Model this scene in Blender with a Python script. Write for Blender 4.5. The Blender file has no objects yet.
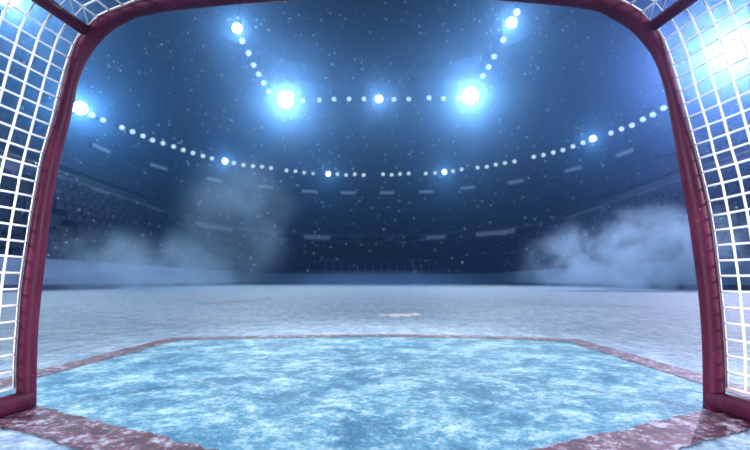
import bpy, math, random
from mathutils import Vector, Matrix, noise as mnoise
random.seed(7)
S = bpy.context.scene
C = S.collection
PI = math.pi

# ------------------------------------------------------------------ camera maths
FPX = 375.0            # focal length in pixels of the 750 px wide frame
H = 0.36               # eye height: low inside the goal
HOR = 281.0            # horizon row
PITCH = math.atan((HOR - 225.0) / FPX)
EYE = Vector((0, 0, H))

def ray(u, v):
    x = (u - 375.0) / FPX
    y = (225.0 - v) / FPX
    return Vector((x, math.cos(PITCH) - y * math.sin(PITCH), math.sin(PITCH) + y * math.cos(PITCH)))

def on_z(u, v, z):
    d = ray(u, v)
    return EYE + d * ((z - H) / d.z)

def on_y(u, v, Y):
    d = ray(u, v)
    return EYE + d * (Y / d.y)

GOAL_Y = on_z(371, 410, 0).y       # distance of the goal line from the eye

# ------------------------------------------------------------------ mesh helpers
class MB:
    def __init__(self):
        self.v = []; self.f = []
    def add(self, vs, fs):
        n = len(self.v)
        self.v += [tuple(p) for p in vs]
        self.f += [tuple(i + n for i in f) for f in fs]
    def box(self, c, s, rot=None):
        c = Vector(c); hx, hy, hz = s[0] / 2, s[1] / 2, s[2] / 2
        vs = []
        for z in (-hz, hz):
            for x, y in ((-hx, -hy), (hx, -hy), (hx, hy), (-hx, hy)):
                p = Vector((x, y, z))
                if rot is not None: p = rot @ p
                vs.append(c + p)
        self.add(vs, [(3, 2, 1, 0), (4, 5, 6, 7), (0, 1, 5, 4), (1, 2, 6, 5), (2, 3, 7, 6), (3, 0, 4, 7)])
    def tube(self, pts, r, sides=8, caps=True, up=None):
        pts = [Vector(p) for p in pts]
        n = len(pts)
        rs = r if isinstance(r, (list, tuple)) else [r] * n
        vs, fs = [], []
        last = None
        for i, p in enumerate(pts):
            t = (pts[min(i + 1, n - 1)] - pts[max(i - 1, 0)]).normalized()
            if up is not None: a = Vector(up)
            elif last is None: a = Vector((0, 0, 1)) if abs(t.z) < .9 else Vector((1, 0, 0))
            else: a = last
            a = (a - t * a.dot(t)).normalized(); last = a
            b = t.cross(a)
            for k in range(sides):
                an = 2 * PI * k / sides
                vs.append(p + (a * math.cos(an) + b * math.sin(an)) * rs[i])
        for i in range(n - 1):
            for k in range(sides):
                k2 = (k + 1) % sides
                fs.append((i * sides + k, i * sides + k2, (i + 1) * sides + k2, (i + 1) * sides + k))
        if caps:
            fs.append(tuple(range(sides))[::-1])
            fs.append(tuple((n - 1) * sides + k for k in range(sides)))
        self.add(vs, fs)
    def lathe(self, prof, c, axis, sides=20):
        """prof: (distance along axis, radius)"""
        c = Vector(c); t = Vector(axis).normalized()
        a = Vector((0, 0, 1)) if abs(t.z) < .9 else Vector((1, 0, 0))
        a = (a - t * a.dot(t)).normalized(); b = t.cross(a)
        vs, fs = [], []
        for d, r in prof:
            for k in range(sides):
                an = 2 * PI * k / sides
                vs.append(c + t * d + (a * math.cos(an) + b * math.sin(an)) * max(r, 1e-4))
        m = len(prof)
        for i in range(m - 1):
            for k in range(sides):
                k2 = (k + 1) % sides
                fs.append((i * sides + k, i * sides + k2, (i + 1) * sides + k2, (i + 1) * sides + k))
        fs.append(tuple(range(sides))[::-1])
        fs.append(tuple((m - 1) * sides + k for k in range(sides)))
        self.add(vs, fs)
    def loft(self, rows, closed=False):
        n = len(rows[0]); vs = [p for r in rows for p in r]; fs = []
        for i in range(len(rows) - 1):
            for k in range(n - 1):
                fs.append((i * n + k, i * n + k + 1, (i + 1) * n + k + 1, (i + 1) * n + k))
        self.add(vs, fs)
    def build(self, name, m, parent=None, smooth=False, loc=None):
        me = bpy.data.meshes.new(name)
        vs = self.v
        if loc is not None:
            vs = [(x - loc[0], y - loc[1], z - loc[2]) for x, y, z in vs]
        me.from_pydata(vs, [], self.f)
        me.update()
        if smooth:
            me.polygons.foreach_set('use_smooth', [True] * len(me.polygons))
        if m is not None: me.materials.append(m)
        o = bpy.data.objects.new(name, me)
        C.objects.link(o)
        if loc is not None: o.location = loc
        if parent is not None: o.parent = parent
        return o

def tag(o, label=None, cat=None, group=None, kind=None):
    if label: o['label'] = label
    if cat: o['category'] = cat
    if group: o['group'] = group
    if kind: o['kind'] = kind
    return o

def thing(name, label, cat, group=None, loc=(0, 0, 0)):
    o = bpy.data.objects.new(name, None); C.objects.link(o)
    o.empty_display_size = .1
    o.location = loc
    return tag(o, label, cat, group)

def catmull(pts, n):
    out = []
    P = [Vector(p) for p in pts]
    for i in range(len(P) - 1):
        p0, p1, p2, p3 = P[max(i - 1, 0)], P[i], P[i + 1], P[min(i + 2, len(P) - 1)]
        for k in range(n):
            t = k / n
            out.append(.5 * ((2 * p1) + (-p0 + p2) * t + (2 * p0 - 5 * p1 + 4 * p2 - p3) * t * t + (-p0 + 3 * p1 - 3 * p2 + p3) * t ** 3))
    out.append(P[-1])
    return out

def resample(pts, step):
    d = [0]
    for a, b in zip(pts, pts[1:]): d.append(d[-1] + (b - a).length)
    n = max(1, round(d[-1] / step)); out = []; j = 0
    for i in range(n + 1):
        s = d[-1] * i / n
        while j < len(pts) - 2 and d[j + 1] < s: j += 1
        t = (s - d[j]) / max(1e-9, d[j + 1] - d[j])
        out.append(pts[j].lerp(pts[j + 1], min(1, t)))
    return out

# ------------------------------------------------------------------ materials
def mat(name, col=(.5, .5, .5), rough=.5, metal=0, spec=.5, emit=None, strength=0, coat=0):
    m = bpy.data.materials.new(name); m.use_nodes = True
    b = m.node_tree.nodes['Principled BSDF']
    b.inputs['Base Color'].default_value = (*col, 1)
    b.inputs['Roughness'].default_value = rough
    b.inputs['Metallic'].default_value = metal
    b.inputs['Specular IOR Level'].default_value = spec
    b.inputs['Coat Weight'].default_value = coat
    b.inputs['Coat Roughness'].default_value = .25
    if emit:
        b.inputs['Emission Color'].default_value = (*emit, 1)
        b.inputs['Emission Strength'].default_value = strength
        m.cycles.emission_sampling = 'NONE'
    return m

class N:
    """small wrapper to wire nodes"""
    def __init__(self, m):
        self.t = m.node_tree; self.b = self.t.nodes.get('Principled BSDF')
    def new(self, kind, **kw):
        n = self.t.nodes.new(kind)
        for k, v in kw.items(): setattr(n, k, v)
        return n
    def link(self, a, b): self.t.links.new(a, b)
    def coords(self, scale):
        tc = self.new('ShaderNodeTexCoord'); mp = self.new('ShaderNodeMapping')
        mp.inputs['Scale'].default_value = scale
        self.link(tc.outputs['Object'], mp.inputs['Vector'])
        return mp.outputs['Vector']
    def noise(self, scale_vec, scale=1, detail=6, rough=.6, dist=0):
        n = self.new('ShaderNodeTexNoise')
        n.inputs['Scale'].default_value = scale; n.inputs['Detail'].default_value = detail
        n.inputs['Roughness'].default_value = rough; n.inputs['Distortion'].default_value = dist
        self.link(self.coords(scale_vec), n.inputs['Vector'])
        return n.outputs['Fac']
    def ramp(self, fac, stops):
        r = self.new('ShaderNodeValToRGB')
        e = r.color_ramp.elements
        while len(e) > 1: e.remove(e[-1])
        e[0].position = stops[0][0]; e[0].color = (*stops[0][1], 1)
        for p, c in stops[1:]:
            k = e.new(p); k.color = (*c, 1)
        self.link(fac, r.inputs['Fac'])
        return r.outputs['Color']
    def mix(self, fac, a, b, mode='MIX'):
        n = self.new('ShaderNodeMix', data_type='RGBA', blend_type=mode)
        for s, x in ((0, fac), (6, a), (7, b)):
            if hasattr(x, 'is_output'): self.link(x, n.inputs[s])
            elif s == 0: n.inputs[0].default_value = x
            else: n.inputs[s].default_value = (*x, 1)
        return n.outputs[2]
    def bump(self, h, strength, dist=.01):
        n = self.new('ShaderNodeBump'); n.inputs['Strength'].default_value = strength; n.inputs['Distance'].default_value = dist
        self.link(h, n.inputs['Height']); self.link(n.outputs['Normal'], self.b.inputs['Normal'])

BW = lambda x: (x, x, x)
# rink ice: pale lavender blue, streaked by skates
ICE = mat('rink_ice', rough=.6, spec=.12)
n = N(ICE)
f1 = n.noise((1.3, 5, 1), 1.6, 8, .65, .4)
f2 = n.noise((6, 34, 1), 1.4, 6, .7, .2)
f3 = n.noise((.35, .8, 1), 1.0, 4, .5)
f5 = n.noise((7, 3.2, 1), 1.6, 14, .85, .3)
f4 = n.noise((30, 44, 1), 1.5, 10, .85, .2)
c1 = n.ramp(f1, [(.30, (.13, .22, .38)), (.5, (.27, .39, .53)), (.68, (.55, .69, .78))])
c2 = n.ramp(f2, [(.36, (.14, .23, .38)), (.52, (.33, .45, .58)), (.66, (.80, .89, .94))])
c = n.mix(.5, c1, c2)
c = n.mix(n.ramp(f3, [(.35, BW(0)), (.7, BW(.45))]), c, (.17, .28, .46))
c = n.mix(n.ramp(f5, [(.40, BW(.8)), (.5, BW(0))]), c, (.09, .16, .30))
c = n.mix(n.ramp(f5, [(.52, BW(0)), (.64, BW(.75))]), c, (.66, .77, .84))
c = n.mix(n.ramp(f4, [(.36, BW(.6)), (.5, BW(0))]), c, (.06, .12, .28))
c = n.mix(n.ramp(f4, [(.52, BW(0)), (.68, BW(.7))]), c, (.80, .88, .96))
n.link(c, n.b.inputs['Base Color'])
n.bump(f2, .25, .006)

# blue crease paint under scratched, snow dusted ice
CREASE = mat('crease_ice', rough=.5, spec=.15)
n = N(CREASE)
g1 = n.noise((3.0, 3.6, 1), 1.6, 15, .82, .3)
g2 = n.noise((16, 19, 1), 1.5, 12, .86, .2)
g3 = n.noise((60, 70, 1), 1.5, 8, .85)
blue = n.ramp(g1, [(.38, (.010, .10, .22)), (.5, (.045, .225, .37)), (.62, (.17, .43, .56))])
fr = n.mix(.55, g1, g2)
c = n.mix(n.ramp(fr, [(.49, BW(0)), (.56, BW(.45)), (.64, BW(1))]), blue, (.76, .88, .90))
c = n.mix(n.ramp(g3, [(.54, BW(0)), (.68, BW(.5))]), c, (.84, .93, .95))
c = n.mix(n.ramp(g3, [(.38, BW(.5)), (.48, BW(0))]), c, (.015, .10, .22))
n.link(c, n.b.inputs['Base Color'])
n.bump(g2, .3, .006)

# red crease line, frosted and scraped
RLINE = mat('red_line_ice', rough=.5, spec=.3)
n = N(RLINE)
g1 = n.noise((9, 12, 1), 1.6, 14, .84, .2)
g2 = n.noise((26, 32, 1), 1.5, 10, .85, .2)
c = n.ramp(g1, [(.40, (.012, .003, .018)), (.5, (.085, .005, .034)), (.60, (.18, .025, .08))])
fr = n.mix(.5, g1, g2)
c = n.mix(n.ramp(fr, [(.51, BW(0)), (.55, BW(.6)), (.62, BW(1))]), c, (.50, .60, .74))
n.link(c, n.b.inputs['Base Color'])
n.bump(g2, .3, .006)

FAINT = mat('worn_line_ice', (.22, .12, .26), .5, spec=.3)
SNOW = mat('snow', (.92, .95, .98), .7)
FLAKE = mat('snowflake', (.55, .72, .92), .6)

# painted goal pipe: deep maroon red enamel with wear
PIPE = mat('red_enamel', rough=.5, spec=.14, coat=.0)
n = N(PIPE)
p1 = n.noise((8, 8, 3), 2.0, 7, .65)
p2 = n.noise((60, 60, 40), 1.5, 4, .7)
c = n.ramp(p1, [(.3, (.045, .004, .018)), (.6, (.085, .009, .036)), (.8, (.13, .02, .06))])
c = n.mix(n.ramp(p2, [(.66, BW(0)), (.74, BW(.5))]), c, (.42, .26, .32))
n.link(c, n.b.inputs['Base Color'])
n.link(n.ramp(p1, [(.3, BW(.42)), (.7, BW(.6))]), n.b.inputs['Roughness'])

CORD = mat('white_net_cord', (.93, .93, .95), .75, spec=.2)
n = N(CORD)
n.link(n.ramp(n.noise((300, 300, 300), 1.5, 2, .5), [(.3, (.86, .87, .9)), (.7, (.96, .96, .97))]), n.b.inputs['Base Color'])

def speckled(name, a, b, scale, rough=.7, spec=.3):
    m = mat(name, a, rough, spec=spec); n = N(m)
    n.link(n.ramp(n.noise(scale, 1, 5, .65), [(.35, a), (.65, b)]), n.b.inputs['Base Color'])
    return m
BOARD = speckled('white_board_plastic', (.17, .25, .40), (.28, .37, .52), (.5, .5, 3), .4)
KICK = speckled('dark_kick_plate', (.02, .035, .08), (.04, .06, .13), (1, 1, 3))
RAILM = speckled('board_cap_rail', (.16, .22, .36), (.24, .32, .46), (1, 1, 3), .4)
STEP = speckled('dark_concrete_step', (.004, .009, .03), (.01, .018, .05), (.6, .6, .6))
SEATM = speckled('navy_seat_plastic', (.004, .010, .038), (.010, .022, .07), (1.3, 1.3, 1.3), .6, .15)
FASCIA = speckled('balcony_fascia', (.08, .09, .19), (.16, .17, .30), (.4, .4, 2))
def matte(name, col):
    m = bpy.data.materials.new(name); m.use_nodes = True
    t_ = m.node_tree; t_.nodes.clear()
    o_ = t_.nodes.new('ShaderNodeOutputMaterial'); d_ = t_.nodes.new('ShaderNodeBsdfDiffuse')
    tc_ = t_.nodes.new('ShaderNodeTexCoord'); nz_ = t_.nodes.new('ShaderNodeTexNoise'); nz_.inputs['Scale'].default_value = .3
    t_.links.new(tc_.outputs['Object'], nz_.inputs['Vector'])
    mx_ = t_.nodes.new('ShaderNodeMix'); mx_.data_type = 'RGBA'
    t_.links.new(nz_.outputs['Fac'], mx_.inputs[0])
    mx_.inputs[6].default_value = (*col, 1); mx_.inputs[7].default_value = (col[0] * 2, col[1] * 2, col[2] * 2, 1)
    t_.links.new(mx_.outputs[2], d_.inputs['Color']); t_.links.new(d_.outputs[0], o_.inputs['Surface'])
    return m
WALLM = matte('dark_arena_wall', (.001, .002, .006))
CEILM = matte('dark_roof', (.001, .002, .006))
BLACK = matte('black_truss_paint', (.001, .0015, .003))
METAL = speckled('dark_steel', (.006, .008, .014), (.012, .016, .026), (3, 3, 3), .45)
PANELM = speckled('switched_off_display', (.003, .005, .014), (.006, .01, .025), (2, 2, 2), .3)
PANELON = mat('lit_display', (.05, .08, .15), .4, emit=(.30, .45, .85), strength=.14)
STRIPM = mat('lit_strip_glass', (.1, .15, .25), .4, emit=(.40, .62, 1.0), strength=.2)
GATEM = speckled('pale_gate_bar', (.05, .08, .18), (.08, .12, .24), (2, 2, 2), .5)
LENS = mat('lamp_glass', (.8, .9, 1), .3, emit=(.66, .88, 1.0), strength=1.15)
LENSB = mat('floodlight_glass', (.8, .9, 1), .3, emit=(.86, .95, 1.0), strength=14)

# ------------------------------------------------------------------ the setting
def rounded(W, F, R, y0=-7.0, seg=14, z=0.0, step=3.0):
    """the outline of the bowl: straight left side, round corner, far side, round corner, right side"""
    pts = []
    ny = max(2, int((F - R - y0) / step))
    for i in range(ny): pts.append(Vector((-W, y0 + (F - R - y0) * i / ny, z)))
    for i in range(seg + 1):
        a = PI - (PI / 2) * i / seg
        pts.append(Vector((-(W - R) + R * math.cos(a), F - R + R * math.sin(a), z)))
    for i in range(1, 6): pts.append(Vector((-(W - R) + 2 * (W - R) * i / 6, F, z)))
    for i in range(seg + 1):
        a = PI / 2 - (PI / 2) * i / seg
        pts.append(Vector(((W - R) + R * math.cos(a), F - R + R * math.sin(a), z)))
    for i in range(1, ny + 1): pts.append(Vector((W, F - R - (F - R - y0) * i / ny, z)))
    return pts

mb = MB()
mb.add([(-31, -8, 0), (31, -8, 0), (31, 62, 0), (-31, 62, 0)], [(0, 1, 2, 3)])
floor = mb.build('floor', ICE)
tag(floor, 'pale streaked ice of the rink', kind='structure')

# goal crease: blue field with its red border, traced on the ice plane
cre = [on_z(u, v, 0) for u, v in ((560, 484), (735, 434), (818, 408), (578, 339.5), (480, 336), (371, 334.6), (265, 336), (168, 338.5), (-98, 404.5), (5, 428), (180, 483))]
cre = [Vector((p.x, p.y, 0)) for p in cre]
def inset(poly, d):
    """polygon (counter-clockwise) moved inwards by d"""
    out = []; n_ = len(poly)
    for i in range(n_):
        a, b, c_ = poly[i - 1], poly[i], poly[(i + 1) % n_]
        e1 = (b - a).normalized(); e2 = (c_ - b).normalized()
        n1 = Vector((-e1.y, e1.x, 0)); n2 = Vector((-e2.y, e2.x, 0))
        m_ = (n1 + n2).normalized()
        out.append(b + m_ * d / max(.3, m_.dot(n1)))
    return out
LW = .118
inn = inset(cre, LW)
def rough_ring(a, b, jit):
    ra, rb = [], []
    n_ = len(a)
    for i in range(n_):
        a0, a1, b0, b1 = a[i], a[(i + 1) % n_], b[i], b[(i + 1) % n_]
        k = max(2, int((a1 - a0).length / .012))
        for j in range(k):
            t = j / k
            p = a0.lerp(a1, t); q = b0.lerp(b1, t); w = (q - p).normalized()
            ja = mnoise.noise(Vector((p.x * 18, p.y * 18, 1.3))) * jit + random.uniform(-1, 1) * jit * .35
            jb = mnoise.noise(Vector((q.x * 18, q.y * 18, 7.3))) * jit + random.uniform(-1, 1) * jit * .35
            ra.append(p + w * ja); rb.append(q + w * jb)
    return ra, rb
ra, rb = rough_ring(cre, inn, .012)
def lift(p, z): return (p.x, p.y, z)
mb = MB(); mid = [x.lerp(y, .5) for x, y in zip(ra, rb)]
mb.add([lift(p, .002) for p in mid], [tuple(range(len(mid)))])
o = mb.build('floor_marking', CREASE)
tag(o, 'blue painted crease on the ice in front of the goal', kind='structure')
mb = MB(); k = len(ra)
mb.add([lift(p, .004) for p in ra] + [lift(p, .004) for p in rb], [(i, (i + 1) % k, k + (i + 1) % k, k + i) for i in range(k)])
o = mb.build('floor_line', RLINE)
tag(o, 'frosted red line bordering the blue crease', kind='structure')

# worn lines further out on the ice
def ice_line(pix, w, label):
    pts = resample(catmull([on_z(u, v, 0) for u, v in pix], 8), .2)
    L, Rr = [], []
    for i, p in enumerate(pts):
        t = (pts[min(i + 1, len(pts) - 1)] - pts[max(0, i - 1)]).normalized(); nn = Vector((-t.y, t.x, 0))
        L.append(p + nn * w / 2 + Vector((0, 0, .003))); Rr.append(p - nn * w / 2 + Vector((0, 0, .003)))
    m_ = MB(); m_.loft([L, Rr]); o = m_.build('floor_line', FAINT)
    tag(o, label, kind='structure')
ice_line([(195, 304), (215, 303.4), (240, 302), (262, 299.5), (272, 297.5)], .16, 'faint worn line on the ice left of centre')
ice_line([(520, 303.6), (560, 305), (610, 306), (650, 307)], .13, 'faint worn line on the ice right of centre')

# walls, roof
WALL = dict(W=30.2, F=61.2, R=24)
mb = MB(); mb.loft([rounded(z=0, **WALL), rounded(z=38, **WALL)])
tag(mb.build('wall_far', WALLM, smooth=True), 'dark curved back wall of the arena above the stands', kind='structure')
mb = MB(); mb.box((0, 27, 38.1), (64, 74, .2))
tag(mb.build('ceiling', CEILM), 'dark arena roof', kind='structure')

# stands: two stepped tiers
def tier(W0, F0, R0, z0, W1, F1, R1, z1, rows):
    prof = []
    for i in range(rows):
        t0, t1 = i / rows, (i + 1) / rows
        za = z0 + (z1 - z0) * t1
        L = lambda a, b, t: a + (b - a) * t
        prof.append((L(W0, W1, t0), L(F0, F1, t0), L(R0, R1, t0), z0 + (z1 - z0) * t0))
        prof.append((L(W0, W1, t0), L(F0, F1, t0), L(R0, R1, t0), za))
    prof.append((W1, F1, R1, z1))
    return prof
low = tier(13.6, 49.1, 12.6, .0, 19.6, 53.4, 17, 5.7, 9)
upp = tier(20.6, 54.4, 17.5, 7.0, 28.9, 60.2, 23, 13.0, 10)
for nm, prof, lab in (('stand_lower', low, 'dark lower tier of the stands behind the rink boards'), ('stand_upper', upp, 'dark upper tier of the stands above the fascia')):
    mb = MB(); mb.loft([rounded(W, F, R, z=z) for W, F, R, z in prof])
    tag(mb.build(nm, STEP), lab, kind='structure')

def seats(prof, name, label):
    mb = MB()
    for i in range(1, len(prof) - 1, 2):
        W, F, R, z = prof[i]
        pts = resample(rounded(W + .35, F + .35, R, y0=3, z=z, step=1.0, seg=30), .62)
        for j, p in enumerate(pts):
            if j % 26 in (0, 1): continue          # stairways
            t = (pts[min(j + 1, len(pts) - 1)] - pts[max(0, j - 1)]).normalized()
            rot = Matrix(((t.x, -t.y, 0), (t.y, t.x, 0), (0, 0, 1)))
            back = Vector((-t.y, t.x, 0))
            mb.box(p + Vector((0, 0, .42)), (.5, .42, .07), rot)
            mb.box(p + back * .2 + Vector((0, 0, .68)), (.5, .06, .46), rot)
    tag(mb.build(name, SEATM), label, 'seats', kind='stuff')
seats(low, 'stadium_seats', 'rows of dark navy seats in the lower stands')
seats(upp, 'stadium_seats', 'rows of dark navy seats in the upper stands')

# balcony front between the tiers
FA = dict(W=19.7, F=53.5, R=17)
mb = MB()
mb.loft([rounded(z=5.75, **FA), rounded(z=6.95, **FA), rounded(20.7, 54.5, 17.6, z=7.0)])
mb.loft([rounded(20.7, 54.5, 17.6, z=5.7), rounded(z=5.75, **FA)])
tag(mb.build('wall_balcony', FASCIA, smooth=False), 'curved blue grey balcony front between the two tiers', kind='structure')

def hit_curve(u, pts):
    """point of an outline in the direction of picture column u at the horizon"""
    k = ray(u, HOR); s = k.x / k.y
    for a, b in zip(pts, pts[1:]):
        fa, fb = a.x - s * a.y, b.x - s * b.y
        if fa <= 0 <= fb and (a.y > 0 or b.y > 0) and fb - fa > 1e-9:
            t = -fa / (fb - fa); p = a.lerp(b, t)
            if p.y > 0: return p, (b - a).normalized()
    return None, None
def azim_u(u, v):
    d = ray(u, v)
    return 375 + FPX * (d.x / d.y) * (1 / math.cos(PITCH)) if False else d.x / d.y
def on_curve(u, v, pts):
    """where the line of sight through (u, v) meets the upright wall that stands on an outline"""
    d = ray(u, v); s = d.x / d.y
    for a, b in zip(pts, pts[1:]):
        fa, fb = a.x - s * a.y, b.x - s * b.y
        if fa <= 0 <= fb and fb - fa > 1e-9:
            t = -fa / (fb - fa); p = a.lerp(b, t)
            if p.y > .5:
                z = H + d.z * p.y / d.y
                return Vector((p.x, p.y, z)), (b - a).normalized()
    raise ValueError((u, v))

ORD = ['first', 'second', 'third', 'fourth', 'fifth', 'sixth', 'seventh', 'eighth', 'ninth', 'tenth', 'eleventh', 'twelfth', 'thirteenth',
       'fourteenth', 'fifteenth', 'sixteenth', 'seventeenth', 'eighteenth', 'nineteenth']
def ordinal(i):
    if i < 20: return ORD[i - 1]
    tens = {2: 'twenty', 3: 'thirty', 4: 'forty', 5: 'fifty', 6: 'sixty'}[i // 10]
    return {'twenty': 'twentieth', 'thirty': 'thirtieth', 'forty': 'fortieth', 'fifty': 'fiftieth', 'sixty': 'sixtieth'}[tens] if i % 10 == 0 else tens + ' ' + ORD[i % 10 - 1]

# display panels along the balcony front (dark and lit lengths)
FPTS = rounded(19.62, 53.42, 17, seg=40, step=.8)
def curved_panel(name, u0, u1, z0, z1, m, pts, depth=.1):
    A, _ = on_curve(u0, 230, pts); B, _ = on_curve(u1, 230, pts)
    d0, d1 = A.x / A.y, B.x / B.y
    rows = [[], [], [], []]
    for i in range(9):
        s = d0 + (d1 - d0) * i / 8
        for a, b in zip(pts, pts[1:]):
            fa, fb = a.x - s * a.y, b.x - s * b.y
            if fa <= 0 <= fb and fb - fa > 1e-9:
                p = a.lerp(b, -fa / (fb - fa)); t = (b - a).normalized(); nn = Vector((t.y, -t.x, 0))
                if p.y > .5: break
        q = p + nn * depth
        rows[0].append(Vector((p.x, p.y, z0))); rows[1].append(Vector((q.x, q.y, z0)))
        rows[2].append(Vector((q.x, q.y, z1))); rows[3].append(Vector((p.x, p.y, z1)))
    mb = MB(); mb.loft(rows + [rows[0]])
    e = len(rows[0])
    base = len(mb.v) - 5 * e
    mb.f += [(base, base + e, base + 2 * e, base + 3 * e), tuple(base + k * e + e - 1 for k in (3, 2, 1, 0))]
    return mb.build(name, m)
dark = [(58, 84), (106, 140), (163, 192), (277, 300), (333, 350), (363, 386), (404, 420), (447, 472), (545, 568), (610, 640), (655, 676)]
lit = [(88, 103), (146, 160), (194, 232), (304, 330), (426, 445), (476, 515), (572, 604)]
for i, (a, b) in enumerate(dark):
    o = curved_panel('ribbon_display', a, b, 6.08, 6.72, PANELM, FPTS)
    tag(o, 'dark ribbon display on the balcony front, %s dark one from the left' % ordinal(i + 1), 'display', 'dark ribbon displays on the balcony front')
for i, (a, b) in enumerate(lit):
    o = curved_panel('ribbon_display', a, b, 6.08, 6.72, PANELON, FPTS)
    tag(o, 'dim lit ribbon display on the balcony front, %s lit one from the left' % ordinal(i + 1), 'display', 'lit ribbon displays on the balcony front')
# thin rails of the balcony front
mb = MB()
mb.tube([p + Vector((0, 0, 7.05)) for p in rounded(19.55, 53.35, 17, seg=20)], .06, 6)
tag(mb.build('balcony_rail', METAL), 'pale rail along the top of the curved balcony front', 'rail')

# lit strips on the back wall under the lamps
WPTS = rounded(30.1, 61.1, 24, seg=60, step=.8)
strips = [(100, 149), (158, 167), (214, 180), (265, 187), (309, 191.5), (348, 193), (387, 193), (426, 192), (468, 188), (516, 182), (574, 169.5), (626, 153)]
for i, (u, v) in enumerate(strips):
    p, t = on_curve(u, v, WPTS); nn = Vector((t.y, -t.x, 0))
    rot = Matrix(((t.x, -t.y, 0), (t.y, t.x, 0), (0, 0, 1)))
    root = thing('light_strip', 'dim horizontal light strip under the curved lamp string, %s from the left' % ordinal(i + 1), 'light strip', 'light strips on the arena back wall', p)
    mb = MB(); mb.box(nn * .1, (2.5, .2, .55), rot); mb.build('casing', METAL, root)
    mb = MB(); mb.box(nn * .215, (2.35, .03, .40), rot); mb.build('diffuser', STRIPM, root)

# ------------------------------------------------------------------ rink boards
BO = dict(W=12.8, F=48.0, R=12.0)
root = thing('rink_boards', 'pale blue white curved rink boards around the far end of the ice', 'rink boards')
def band(name, m, z0, z1, d0, d1):
    a = dict(W=BO['W'] + d0, F=BO['F'] + d0, R=BO['R']); b = dict(W=BO['W'] + d1, F=BO['F'] + d1, R=BO['R'])
    mb = MB(); mb.loft([rounded(z=z0, **a), rounded(z=z1, **a), rounded(z=z1, **b), rounded(z=z0, **b)])
    return mb.build(name, m, root, smooth=False)
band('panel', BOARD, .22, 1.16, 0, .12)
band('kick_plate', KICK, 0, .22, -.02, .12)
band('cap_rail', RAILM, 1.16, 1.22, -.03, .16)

# barred gate in the stands behind the far boards
g = thing('barred_gate', 'dark gate with pale upright bars behind the far boards', 'gate', None, (.8, 48.75, 0))
mb = MB(); mb.box((0, 0, 3.05), (14.6, .12, .14)); mb.build('top_bar', GATEM, g)
mb = MB(); mb.box((0, 0, .1), (14.6, .12, .2)); mb.build('bottom_bar', GATEM, g)
for i in range(15):
    mb = MB(); mb.box((-7.2 + i * 14.4 / 14, 0, 1.6), (.16, .1, 2.95)); mb.build('bar', GATEM, g)
mb = MB(); mb.box((0, .14, 1.6), (14.4, .06, 2.9)); mb.build('back_panel', PANELM, g)

# ------------------------------------------------------------------ lamps
LIGHTS = []
def beam(loc, aim, power, col, rad=.3, ang=155, name='flood_beam'):
    L = bpy.data.lights.new(name, 'SPOT'); L.energy = power; L.color = col; L.shadow_soft_size = rad
    L.spot_size = math.radians(ang); L.spot_blend = .9
    o = bpy.data.objects.new(name, L); o.location = loc; C.objects.link(o)
    o.rotation_euler = (Vector(aim) - Vector(loc)).to_track_quat('-Z', 'Y').to_euler()
    return o
def lamp(name, pos, aim, r, lens, label, cat, group, mount):
    """round lamp: bowl housing, domed glass, arm to what carries it"""
    root = thing(name, label, cat, group, pos)
    ax = (Vector(aim) - pos).normalized()
    mb = MB(); mb.lathe([(-.75 * r, .35 * r), (-.7 * r, .6 * r), (-.35 * r, .95 * r), (0, 1.12 * r), (.06 * r, 1.12 * r), (.06 * r, r * .98), (-.1 * r, r * .9)], (0, 0, 0), ax, 18)
    mb.build('housing', METAL, root, smooth=True)
    prof = [(-.05 * r, .96 * r)] + [(r * .62 * math.sin(a), r * .97 * math.cos(a)) for a in [i * PI / 2 / 7 for i in range(8)]]
    mb = MB(); mb.lathe(prof, (0, 0, 0), ax, 18); mb.build('glass', lens, root, smooth=True)
    if mount is not None:
        mb = MB(); mb.tube([-ax * .6 * r, mount - pos], .07, 6); mb.build('bracket', BLACK, root)
    return ax

RING = [(92, 114.8), (103, 120), (122, 127.5), (132.6, 131.7), (143, 136), (152.6, 140.2), (163, 143.3), (173.6, 146.6), (183.4, 150), (193, 153), (203, 156),
        (212, 158.5), (234, 163), (243.5, 165), (253, 166), (262, 166.8), (271, 168), (286.5, 170.5), (295.5, 171.2), (304, 172.6), (313, 173.4),
        (337.5, 174), (346, 175), (354.6, 174.2), (363.6, 175), (383, 174.2), (391.6, 174.8), (400, 174), (408.7, 173.4), (425.8, 173.5), (435, 173),
        (453, 171.2), (461.6, 169.3), (477.5, 167.6), (486.8, 166.8), (495.8, 164.6), (505, 163), (514.5, 161.4), (533.7, 156.8), (543.4, 155), (553.3, 152.6),
        (563, 150), (573, 146.4), (583, 142.6), (611, 133), (621.5, 129), (632, 125.3), (643, 119.4), (653, 114.7), (663.5, 108)]
LP = rounded(29.4, 60.4, 23.6, seg=60, step=.8)
AIM = (0, 10, 0)
def wall_mount(p, t): return p + Vector((-t.y, t.x, 0)) * .85 + Vector((0, 0, .2))
for i, (u, v) in enumerate(RING):
    p, t = on_curve(u, v, LP)
    lamp('ring_lamp', p, AIM, .26, LENS, '%s small lamp from the left in the curved string above the stands' % ordinal(i + 1), 'lamp', 'small lamps in the curved string', wall_mount(p, t))

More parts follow.
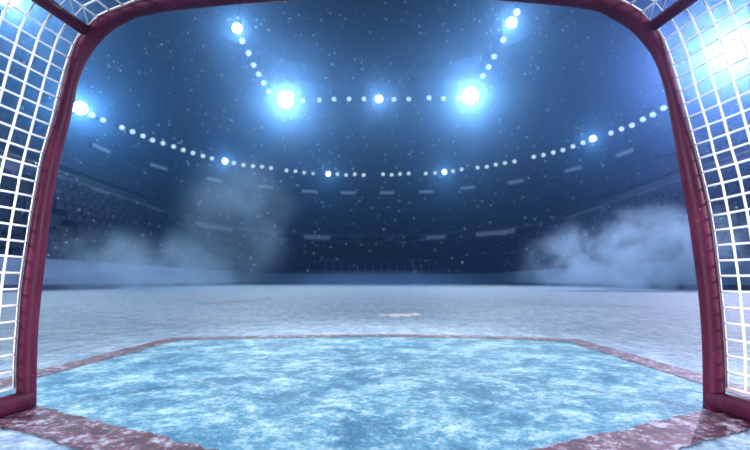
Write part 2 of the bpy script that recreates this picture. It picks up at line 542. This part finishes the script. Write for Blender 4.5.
WHITE = (.70, .86, 1.0); CYAN = (.45, .75, 1.0); VIO = (.66, .66, 1.0)
K = 0.8
def flood(u, v, power, col, r, label, pts=LP, z=None, name='floodlight', ang=120):
    if z is None:
        p, t = on_curve(u, v, pts); mount = wall_mount(p, t)
    else:
        p = on_z(u, v, z); mount = Vector((p.x, p.y, z + 2.2))
    ax = lamp(name, p, AIM, r, LENSB, label, 'floodlight', 'bright floodlights of the arena', mount)
    beam(p + ax * (r * .62 + .35), (0, 2, 5), power * K, col, .25, ang)
    return p
flood(80, 108, 9000, CYAN, .6, 'bright floodlight on the back wall just right of the left goal post')
flood(225, 161, 1800, CYAN, .32, 'brighter lamp in the curved string nearest the left post')
flood(328.5, 174, 1100, CYAN, .30, 'brighter lamp in the curved string just left of its lowest middle')
flood(444.3, 172, 1500, CYAN, .30, 'brighter lamp in the curved string just right of its lowest middle')
flood(592.8, 138.7, 1800, CYAN, .32, 'brighter lamp in the curved string nearest the right post')
flood(8, -2, 14000, WHITE, .6, 'bright floodlight high behind the left side net', ang=85)
flood(738, 48, 58000, VIO, .9, 'very bright floodlight glaring through the right side net', ang=85)

# ceiling string of lamps on a truss
TZ = 22.4
ROW = [(303, 100.7), (319.4, 100), (334, 99.2), (349, 99), (364, 99), (394, 99.4), (408.7, 99), (429, 97.8), (443.5, 98.6), (458, 98.6)]
LEFT = [(242, 41), (248.5, 53), (253.5, 65), (258.6, 74), (263.5, 83), (269, 91.6)]
RIGHT = [(517, 12), (503.4, 40), (494, 56.5), (488.7, 67), (483, 76)]
for lst, lab, grp in ((ROW, 'small round lamp in the straight overhead row, %s small one from the left', 'small lamps in the straight overhead row'),
                      (LEFT, 'small round lamp, %s from the top in the slanting string left of centre', 'small lamps in the left slanting string'),
                      (RIGHT, 'small round lamp, %s from the top in the slanting string right of centre', 'small lamps in the right slanting string')):
    for i, (u, v) in enumerate(lst):
        p = on_z(u, v, TZ)
        lamp('overhead_lamp', p, AIM, .25, LENS, lab % ordinal(i + 1), 'lamp', grp, Vector((p.x, p.y, TZ + 2.2)))
BL = flood(285.5, 99.5, 22000, WHITE, .85, 'large dazzling floodlight at the left end of the straight overhead row', z=TZ)
BR = flood(470.5, 95.5, 22000, WHITE, .85, 'large dazzling floodlight at the right end of the straight overhead row', z=TZ)
BM_ = flood(379, 99, 4000, WHITE, .38, 'medium bright floodlight in the middle of the straight overhead row', z=TZ)
TL = flood(237, 28, 4200, WHITE, .36, 'bright lamp at the upper end of the left slanting string', z=TZ)
TR = flood(511.5, 22.5, 4800, WHITE, .38, 'bright lamp at the upper end of the right slanting string', z=TZ)

def truss(name, a, b, label):
    a = Vector((a.x, a.y, TZ + 2.2)); b = Vector((b.x, b.y, TZ + 2.2))
    d = (b - a).normalized(); a -= d * 1.0; b += d * 1.0
    side = Vector((-d.y, d.x, 0)) * .14
    root = thing(name, label, 'truss', 'trusses that carry the overhead lamps', (a + b) / 2)
    o0 = (a + b) / 2
    for q in (side, -side, Vector((0, 0, .26))):
        mb = MB(); mb.tube([a + q - o0, b + q - o0], .05, 6); mb.build('chord', BLACK, root)
    mb = MB(); nseg = int((b - a).length / .8)
    for i in range(nseg):
        p = a.lerp(b, i / nseg) - o0; q = a.lerp(b, (i + 1) / nseg) - o0
        for s in (side, -side): mb.tube([p + s, q + Vector((0, 0, .26))], .025, 4)
    mb.build('lacing', BLACK, root)
    for t in (.1, .9):
        p = a.lerp(b, t)
        mb = MB(); mb.tube([p + Vector((0, 0, .26)) - o0, Vector((p.x, p.y, 38)) - o0], .03, 5); mb.build('hanger', BLACK, root)
truss('lighting_truss', BL, BR, 'dark truss carrying the straight overhead row of lamps')
truss('lighting_truss', BL, on_z(230, 12, TZ), 'dark truss carrying the slanting lamp string left of centre')
truss('lighting_truss', BR, on_z(519, 6, TZ), 'dark truss carrying the slanting lamp string right of centre')

# ------------------------------------------------------------------ the goal
PAIRS = [((35.8, 410), (17, 410)), ((36.6, 361), (17, 361)), ((38, 326), (19.3, 325)), ((41.6, 290), (22.3, 288)), ((47.6, 238), (29.8, 235)), ((52.3, 201), (35.8, 198)),
         ((59.7, 161), (43.7, 157)), ((68, 130), (52.7, 126)), ((74.6, 100), (60, 96)), ((79, 81), (65, 76)), ((86, 63), (71.5, 55)), ((97, 46), (82, 34)), ((112, 31), (98, 18)),
         ((130, 20.8), (122, 7.5)), ((150, 14.6), (146, -.5)), ((200, 7.6), (198, -9)), ((280, 1.2), (280, -16)), ((371, -3), (371, -21)), ((450, -2), (450, -20)),
         ((530, 3), (532, -13.5)), ((590, 9.7), (597, -6)), ((614, 20), (624, 3.5)), ((630, 30), (643, 15)), ((643, 43.5), (657.5, 32)), ((653.5, 59), (667, 53)),
         ((663.6, 87), (676, 83)), ((671.5, 125), (686.5, 122)), ((680, 173), (698.7, 169)), ((688, 215), (708.3, 212)), ((693, 250), (713.6, 248)), ((698.3, 290), (718.3, 288)),
         ((701.4, 326), (721.8, 325)), ((703, 361), (724, 361)), ((703.5, 410), (724.5, 410))]
ci, co = [], []
for a, b in PAIRS:
    ci.append(on_y(a[0], a[1], GOAL_Y)); co.append(on_y(b[0], b[1], GOAL_Y))
ci[0].z = co[0].z = ci[-1].z = co[-1].z = 0
cen = [(a + b) / 2 for a, b in zip(ci, co)]
def slant(c, a, b):
    # a round pipe seen at a slant looks wider than it is
    d = (c - EYE); q = (b - a).normalized(); k_ = d.dot(q) / d.y
    return 1 / math.sqrt(1 + k_ * k_)
rad = [Vector(((a - b).length / 2 * 1.07 * slant((a + b) / 2, a, b), 0, 0)) for a, b in zip(ci, co)]
cen_s = catmull(cen, 8); rad_s = [r.x for r in catmull(rad, 8)]
out_s = catmull([b + (b - a).normalized() * .003 for a, b in zip(ci, co)], 8)
for p_ in (out_s[0], out_s[-1]): p_.z = 0
goal = thing('hockey_goal', 'red ice hockey goal seen from inside, with white side and top nets', 'hockey goal', None, (0, GOAL_Y, 0))
G0 = Vector((0, GOAL_Y, 0))
mb = MB(); mb.tube([p - G0 for p in cen_s], rad_s, 20, True, up=(0, 1, 0))
mb.build('front_frame', PIPE, goal, smooth=True)

HALF = abs(cen[0].x)
def flare(x): return .20 * max(-1, min(1, x / HALF))
DEPTH = 1.32
def back(p, t):
    """point of the frame outline moved back towards the rear of the goal"""
    return Vector((p.x + flare(p.x) * t, p.y - t, p.z))
# corner where side net and top net meet
left_i = 11 * 8 + 2
right_i = len(out_s) - 1 - (10 * 8 + 3)
RT = .0185
for nm, idx, lab in (('top_rail', left_i, 'left'), ('top_rail', right_i, 'right')):
    p = out_s[idx].lerp(cen_s[idx], .75)
    pts = [back(p, t) - G0 for t in (0.0, .3, .7, DEPTH)]
    mb = MB(); mb.tube(pts, RT, 14); r_ = mb.build(nm, PIPE, goal, smooth=True)
for sx, c_ in ((-1, cen[0]), (1, cen[-1])):
    r0 = .027
    p = Vector((c_.x, c_.y, r0))
    pts = [back(p, t) - G0 for t in (0.0, .3, .7, DEPTH)]
    mb = MB(); mb.tube(pts, r0, 16); mb.build('base_rail', PIPE, goal, smooth=True)

CELL = .0455; CR = .0033
def wob(p, s): return Vector((mnoise.noise(p * 9 + Vector((s, 0, 0))), mnoise.noise(p * 9 + Vector((0, s, 5))), mnoise.noise(p * 9 + Vector((3, 0, s))))) * .0028
def net(name, curve, cut=None):
    pts = resample(curve, CELL)
    ts = [.004 + i * CELL for i in range(int(DEPTH / CELL) + 1)]
    grid = [[back(p, t) + wob(back(p, t), 2.0) * (0 if j == 0 else 1) for p in pts] for j, t in enumerate(ts)]
    mb = MB()
    for row in grid: mb.tube([q - G0 for q in row], CR * .92 if row is not grid[0] else CR, 6)
    for i in range(len(pts)): mb.tube([row[i] - G0 for row in grid], CR * 1.05, 6)
    # knots where the cords cross
    return mb.build(name, CORD, goal, smooth=True)
lower = lambda seq, zmin: [p for p in seq if p.z >= zmin]
ls = lower(out_s[:left_i - 1], .055); rs = lower(out_s[right_i + 2:], .055)
net('side_net', ls); net('side_net', rs)
# lacing tails that tie the side nets to the top rails, and the top net
net('top_net', out_s[left_i + 6:right_i - 5])
def tails(idx, d):
    p0 = out_s[idx].lerp(cen_s[idx], .75); a = out_s[idx + d[0]]; b = out_s[idx + d[1]]
    for q in (a, b):
        path = []
        for i in range(int(DEPTH / CELL)):
            t = .004 + i * CELL
            path.append(back(q, t) - G0)
            path.append(back(p0, t + .012) - G0 + (back(q, t) - back(p0, t)).normalized() * RT * 1.05)
        mb = MB(); mb.tube(path, CR * .8, 5); mb.build('net_lacing', CORD, goal, smooth=True)
tails(left_i, (-2, 6)); tails(right_i, (2, -6))

# ------------------------------------------------------------------ snow on the ice and in the air
def snow_pile():
    c0 = on_z(400, 315.5, 0)
    mb = MB(); nx, ny = 56, 30; W_, D_ = .50, .40
    vs_, hs = [], []
    for j in range(ny + 1):
        for i in range(nx + 1):
            x = (i / nx - .5) * W_; y = (j / ny - .5) * D_
            e = 1 - (2 * x / W_) ** 2 - (2 * y / D_) ** 2 + .9 * mnoise.noise(Vector((x * 16, y * 12, .5))) - .25
            lump = .022 * max(0, 1 - ((x - .17) / .06) ** 2 - (y / .1) ** 2)
            h = .010 * max(0, e) ** .5 * (.6 + .9 * abs(mnoise.noise(Vector((x * 30, y * 26, 2.5))))) + lump
            vs_.append(Vector((x, y, h))); hs.append(e > -.05 or lump > 0)
    fs_ = []
    for j in range(ny):
        for i in range(nx):
            q = (j * (nx + 1) + i, j * (nx + 1) + i + 1, (j + 1) * (nx + 1) + i + 1, (j + 1) * (nx + 1) + i)
            if all(hs[k_] for k_ in q): fs_.append(q)
    mb.add(vs_, fs_)
    o = mb.build('snow_pile', SNOW, smooth=True); o.location = (c0.x, c0.y, .001)
    tag(o, 'small streak of white ice shavings on the ice beyond the crease', 'snow')
snow_pile()

mb = MB()
ico = [(0, 0, 1), (.894, 0, .447), (.276, .851, .447), (-.724, .526, .447), (-.724, -.526, .447), (.276, -.851, .447),
       (.724, .526, -.447), (-.276, .851, -.447), (-.894, 0, -.447), (-.276, -.851, -.447), (.724, -.526, -.447), (0, 0, -1)]
icf = [(0, 1, 2), (0, 2, 3), (0, 3, 4), (0, 4, 5), (0, 5, 1), (1, 6, 2), (2, 7, 3), (3, 8, 4), (4, 9, 5), (5, 10, 1),
       (2, 6, 7), (3, 7, 8), (4, 8, 9), (5, 9, 10), (1, 10, 6), (11, 7, 6), (11, 8, 7), (11, 9, 8), (11, 10, 9), (11, 6, 10)]
count = 0
while count < 1500:
    y = random.uniform(4, 24) ; x = random.uniform(-1, 1) * (y * 1.05); z = random.uniform(.55, .6 + y * .78)
    if abs(x) > 12.3: continue
    r = random.choice((.0012, .0016, .002, .0026, .0034, .0046)) * (1 + y * .45)
    mb.add([(x + a * r * random.uniform(.7, 1.2), y + b * r, z + c_ * r * random.uniform(.7, 1.2)) for a, b, c_ in ico], icf); count += 1
tag(mb.build('falling_snow', FLAKE), 'tiny white snow flecks drifting in the air over the ice', 'snow', kind='stuff')

# ------------------------------------------------------------------ smoke and haze
def smoke(name, c, s, dens, nscale, lo, hi, seed, label, col=(.55, .76, 1.0)):
    m = bpy.data.materials.new(name + '_volume'); m.use_nodes = True
    t = m.node_tree; t.nodes.clear()
    out = t.nodes.new('ShaderNodeOutputMaterial'); vs = t.nodes.new('ShaderNodeVolumeScatter')
    vs.inputs['Color'].default_value = (*col, 1); vs.inputs['Anisotropy'].default_value = .2
    tc = t.nodes.new('ShaderNodeTexCoord')
    mp = t.nodes.new('ShaderNodeMapping'); mp.inputs['Location'].default_value = (seed, seed * 2, seed * 3)
    t.links.new(tc.outputs['Object'], mp.inputs['Vector'])
    nz = t.nodes.new('ShaderNodeTexNoise'); nz.inputs['Scale'].default_value = nscale; nz.inputs['Detail'].default_value = 5; nz.inputs['Roughness'].default_value = .55; nz.inputs['Distortion'].default_value = .6
    t.links.new(mp.outputs['Vector'], nz.inputs['Vector'])
    mr = t.nodes.new('ShaderNodeMapRange'); mr.inputs['From Min'].default_value = lo; mr.inputs['From Max'].default_value = hi
    t.links.new(nz.outputs['Fac'], mr.inputs['Value'])
    # fade to nothing at the edge of the puff
    dv = t.nodes.new('ShaderNodeVectorMath'); dv.operation = 'DIVIDE'; dv.inputs[1].default_value = s
    t.links.new(tc.outputs['Object'], dv.inputs[0])
    ln = t.nodes.new('ShaderNodeVectorMath'); ln.operation = 'LENGTH'; t.links.new(dv.outputs[0], ln.inputs[0])
    fd = t.nodes.new('ShaderNodeMapRange'); fd.interpolation_type = 'SMOOTHSTEP'
    fd.inputs['From Min'].default_value = 1.0; fd.inputs['From Max'].default_value = .25
    t.links.new(ln.outputs['Value'], fd.inputs['Value'])
    mu = t.nodes.new('ShaderNodeMath'); mu.operation = 'MULTIPLY'; t.links.new(mr.outputs[0], mu.inputs[0]); t.links.new(fd.outputs[0], mu.inputs[1])
    m2 = t.nodes.new('ShaderNodeMath'); m2.operation = 'MULTIPLY'; m2.inputs[1].default_value = dens; t.links.new(mu.outputs[0], m2.inputs[0])
    va = t.nodes.new('ShaderNodeVolumeAbsorption'); va.inputs['Color'].default_value = (*col, 1)
    ad = t.nodes.new('ShaderNodeAddShader')
    t.links.new(m2.outputs[0], vs.inputs['Density']); t.links.new(m2.outputs[0], va.inputs['Density'])
    t.links.new(vs.outputs[0], ad.inputs[0]); t.links.new(va.outputs[0], ad.inputs[1]); t.links.new(ad.outputs[0], out.inputs['Volume'])
    mb = MB()
    rows = []
    for i in range(13):
        a = -PI / 2 + PI * i / 12
        rows.append([Vector((s[0] * math.cos(a) * math.cos(2 * PI * k / 20), s[1] * math.cos(a) * math.sin(2 * PI * k / 20), s[2] * math.sin(a))) for k in range(21)])
    mb.loft(rows)
    o = mb.build(name, m); o.location = c
    tag(o, label, 'smoke', kind='stuff')
    return o
smoke('smoke', (11.6, 15.6, 1.1), (6.0, 3.4, 2.7), 1.15, .75, .46, .62, 3.1, 'billowing pale smoke over the ice by the right post')
smoke('smoke', (-10.8, 16.5, .7), (6.6, 3.6, 2.3), .55, .6, .42, .68, 8.4, 'low drifting smoke over the ice by the left post')
smoke('smoke', (-8.6, 23, 4.0), (4.6, 3.5, 5.4), .22, .38, .38, .75, 14.2, 'tall thin column of smoke in front of the stands left of centre')

smoke('smoke', (0, 35, .25), (13.5, 14, 1.3), .06, .3, .1, .6, 21.0, 'thin low mist hanging over the ice before the far boards', (.30, .50, .92))

w = bpy.data.worlds.new('World'); S.world = w; w.use_nodes = True
t = w.node_tree
bg = t.nodes['Background']; bg.inputs['Color'].default_value = (0, 0, 0, 1); bg.inputs['Strength'].default_value = 0
vs = t.nodes.new('ShaderNodeVolumeScatter'); vs.inputs['Color'].default_value = (.20, .455, 1.0, 1)
vs.inputs['Density'].default_value = .0037; vs.inputs['Anisotropy'].default_value = .86
t.links.new(vs.outputs[0], t.nodes['World Output'].inputs['Volume'])

# ------------------------------------------------------------------ added fill spots without fixtures, behind the goal and above the crease
def spot(loc, aim, power, col, ang, rad):
    L = bpy.data.lights.new('fill_spot', 'SPOT'); L.energy = power; L.color = col; L.spot_size = math.radians(ang); L.spot_blend = .6; L.shadow_soft_size = rad
    o = bpy.data.objects.new('fill_spot', L); o.location = loc; C.objects.link(o)
    o.rotation_euler = (Vector(aim) - Vector(loc)).to_track_quat('-Z', 'Y').to_euler()
spot((-9.5, -5.5, 3.6), (.1, 1.0, .6), 9000, (.95, .95, 1.0), 22, .6)  # added fill from behind to whiten the net cords
spot((9.5, -5.5, 3.6), (-.1, 1.0, .6), 9000, (.95, .95, 1.0), 22, .6)
# unseen overhead spot added to brighten the middle of the crease
spot((0, 9, 24), (0, 1.8, 0), 13000, (.85, .95, 1.0), 8, .4)

# ------------------------------------------------------------------ camera, look
cam = bpy.data.cameras.new('camera'); co_ = bpy.data.objects.new('camera', cam); C.objects.link(co_)
co_.location = EYE; co_.rotation_euler = (PI / 2 + PITCH, 0, 0)
cam.sensor_width = 36; cam.lens = FPX / 750 * 36; cam.clip_start = .02; cam.clip_end = 300
cam.dof.use_dof = True; cam.dof.focus_distance = 1.25; cam.dof.aperture_fstop = 2.0
S.camera = co_
S.view_settings.view_transform = 'Standard'; S.view_settings.look = 'None'; S.view_settings.gamma = 1; S.view_settings.use_curve_mapping = False
S.view_settings.exposure = 0
cy = S.cycles
cy.use_denoising = True
cy.max_bounces = 6; cy.volume_bounces = 1; cy.sample_clamp_indirect = 3
